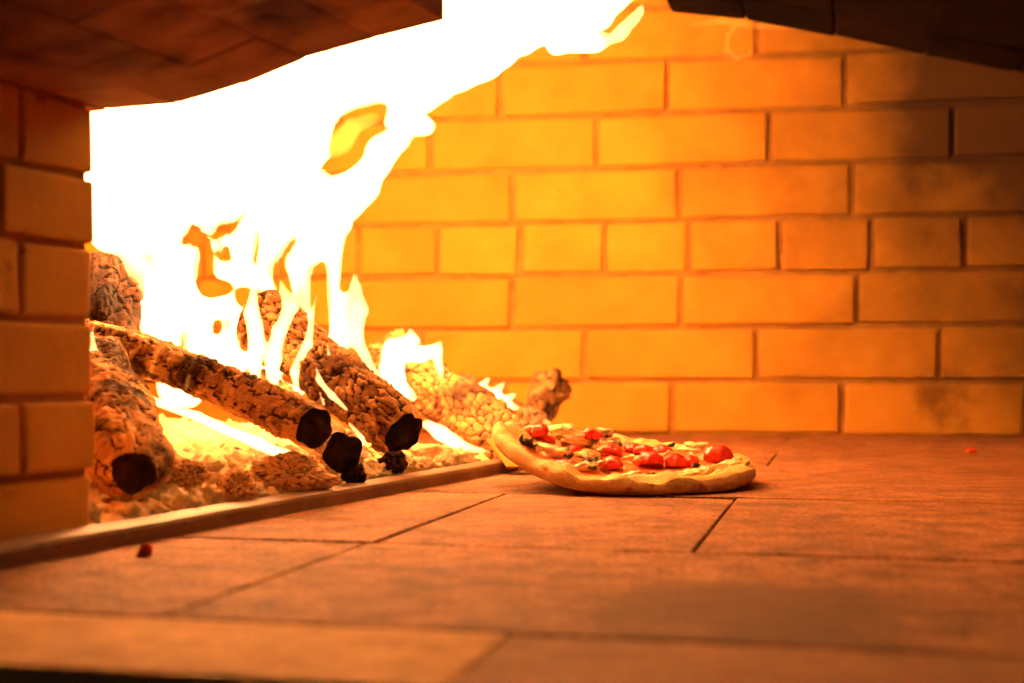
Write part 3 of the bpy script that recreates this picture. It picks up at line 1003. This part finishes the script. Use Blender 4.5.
main = [
    [(112, 235, 20), (118, 190, 40), (150, 150, 60), (240, 120, 55), (330, 80, 42), (410, 62, 40), (480, 42, 36), (540, 15, 30), (600, 2, 22), (630, -30, 18), (640, -90, 26), (620, -170, 34), (600, -260, 26), (590, -330, 8)],
    [(60, 120, 34), (62, 180, 34), (84, 215, 22), (92, 228, 10)],
    [(560, -60, 36), (570, -150, 30), (565, -220, 12)],
    [(105, 130, 34), (200, 80, 60), (330, 40, 60), (470, -10, 45), (570, -40, 40)],
    [(440, 60, 28), (410, 95, 26), (395, 120, 18), (425, 122, 10)],
    [(560, 40, 14), (598, 44, 10), (620, 36, 7), (640, 6, 5)],
    [(160, 210, 45), (200, 160, 50), (290, 150, 36), (310, 130, 30)],
    [(345, 200, 24), (362, 188, 20), (385, 150, 17), (402, 135, 12)],
    [(128, 235, 12), (146, 300, 18), (162, 350, 22), (170, 385, 16)],
    [(362, 345, 8), (380, 372, 5), (386, 392, 3)],
    [(358, 340, 10), (360, 312, 8), (357, 286, 4), (356, 268, 2)],
    [(330, 372, 4), (342, 395, 3), (350, 412, 2)],
    [(338, 340, 15), (338, 300, 14), (334, 262, 12), (338, 225, 16)],
] + [[(x, 385 if x < 300 else 350, 17), (x - 2, 330, 17), (x + 2, 270, 17), (x + 8, 190, 18)] for x in (166, 190, 214, 238, 262, 286, 310)]
holes = [
    [(333, 148, 8), (352, 122, 17), (372, 112, 14)], [(352, 128, 14), (380, 132, 6)],
    [(181, 206, 6), (178, 212, 5)], [(195, 220, 7), (187, 242, 7)], [(222, 232, 10), (238, 225, 8), (252, 210, 4)], [(226, 250, 7), (228, 262, 6)],
    [(203, 236, 6), (206, 256, 9), (204, 282, 8)], [(212, 288, 12), (224, 288, 8)], [(264, 234, 4), (256, 264, 5)],
    [(250, 298, 13), (262, 306, 10)], [(290, 240, 5), (280, 270, 9), (288, 300, 11), (294, 330, 9)], [(318, 272, 10), (320, 300, 13), (321, 330, 11)],
    [(352, 242, 7), (350, 268, 8), (346, 292, 5)], [(222, 328, 6), (220, 335, 5)], [(182, 334, 5), (184, 345, 6)], [(263, 352, 8), (262, 366, 7)],
    [(448, 50, 4), (452, 60, 3)], [(556, 46, 3), (590, 38, 3)], [(606, 32, 5), (613, 22, 3)], [(302, 342, 8), (320, 350, 7)], [(238, 345, 4), (240, 352, 5)], [(280, 378, 6), (292, 384, 5)],
]
fire = flame('fire', deep(main), 1.7, 'tall white-hot main fire sweeping up from the logs into the flue', 'flame', holes=deep(holes), warp=0.009, seed=11, vox=0.0045)
def as_part(o):
    o.parent = fire
    o.location = o.location - fire.location
    for k_ in ('category', 'group'):
        if k_ in o: del o[k_]
as_part(flame('flame_tongue', [[(266, 396, 4, 1.50), (272, 362, 8), (276, 330, 6), (286, 304, 4), (284, 280, 1.5)], [(300, 404, 3), (294, 372, 5), (304, 340, 4), (302, 312, 3), (312, 292, 1.2)],
                               [(250, 390, 6), (256, 350, 9), (252, 312, 7), (260, 286, 4), (254, 262, 1.5)], [(322, 408, 2), (318, 384, 4), (328, 362, 3), (322, 340, 1.2)]], 1.50, 'white flame tongue over the upper end of the blocky log', 'flame_dense', vox=0.0022, warp=0.010, seed=27, k=0.004))
as_part(flame('thin_flame', [[(330, 150, 11, 1.98), (352, 127, 12, 2.02), (374, 114, 8, 2.04)]], 2.0, 'thin see-through yellow flame', 'flame_thin', warp=0.009, seed=21))
as_part(flame('thin_flame', [[(95, 300, 5, 1.78), (110, 262, 7), (124, 250, 7), (126, 225, 4)], [(118, 300, 4), (130, 330, 7)]], 1.78, 'thin see-through orange flame', 'flame_thin', warp=0.006, seed=22, vox=0.003))
flame('flame', [[(400, 398, 8, 1.76), (392, 372, 11), (396, 352, 11), (410, 338, 6), (408, 329, 2)],
                [(396, 356, 10), (420, 352, 9), (434, 348, 7), (438, 340, 2)], [(435, 350, 6), (438, 368, 4), (439, 378, 2)],
                [(388, 365, 5), (384, 352, 2)], [(396, 385, 8), (410, 400, 4)]],
      1.80, 'small white flame on top of the log nearest the pizza', 'flame_dense', vox=0.0022, warp=0.004, seed=31, k=0.003)
flame('flame', [[(462, 382, 4, 1.92), (480, 392, 7), (500, 400, 7), (516, 408, 3)], [(464, 384, 3), (458, 376, 1.2)],
                [(480, 390, 6), (490, 380, 2)], [(495, 396, 6), (505, 384, 2)], [(508, 400, 5), (517, 394, 1.5)]],
      1.92, 'low white flame along the log behind the pizza edge', 'flame_dense', vox=0.0022, warp=0.003, seed=41, k=0.003)
flame('flame', [[(132, 388, 3, 1.5), (150, 400, 4.5, 1.45), (199, 416, 5, 1.40), (257, 442, 6, 1.36), (298, 463, 5, 1.33), (312, 468, 2, 1.33)]],
      1.4, 'bright flame streak under the slim long log', 'flame_dense', vox=0.0022, warp=0.003, seed=51, k=0.003)
flame('flame', [[(150, 374, 2.5, 1.40), (157, 354, 3), (170, 338, 2), (172, 322, 1)], [(186, 388, 2.5, 1.35), (196, 366, 3.5), (199, 344, 2)], [(232, 404, 2, 1.31), (240, 388, 2.5), (238, 372, 1)]],
      1.37, 'faint see-through flames licking up the side of the slim long log', 'flame_thin', vox=0.0018, warp=0.003, seed=101, k=0.003)
flame('flame', [[(92, 352, 5, 1.35), (101, 362, 6), (112, 376, 4), (124, 384, 2)], [(96, 355, 4), (92, 335, 2), (94, 322, 1)]],
      1.35, 'small curled flame beside the pier above the short thick log', 'flame_dense', vox=0.0018, warp=0.002, seed=61, k=0.003)
flame('flame', [[(428, 424, 5, 1.62), (440, 433, 8), (452, 441, 7), (466, 448, 5), (484, 451, 2)]],
      1.62, 'tiny flame glowing between the two thick logs by the pizza', 'flame_dense', vox=0.0018, warp=0.002, seed=71, k=0.003)
flame('flame', [[(318, 380, 3, 1.44), (334, 398, 3.5), (350, 414, 2)], [(322, 384, 3), (316, 368, 1.5)], [(352, 428, 2), (364, 442, 3), (368, 448, 1)]],
      1.44, 'thin flame lick in front of the thick blocky log', 'flame_dense', vox=0.0018, warp=0.005, seed=81, k=0.003)
flame('flame', [[(690, 26, 2.5, 2.0), (722, 20, 4), (760, 27, 3), (800, 30, 1.5)], [(742, 20, 3), (728, 34, 3), (727, 50, 3), (737, 59, 2.8), (750, 55, 2.4), (752, 47, 1.2)]],
      2.0, 'faint orange wisp of flame curling below the right-hand vault', 'flame_thin', vox=0.0018, warp=0.002, seed=91, k=0.003)
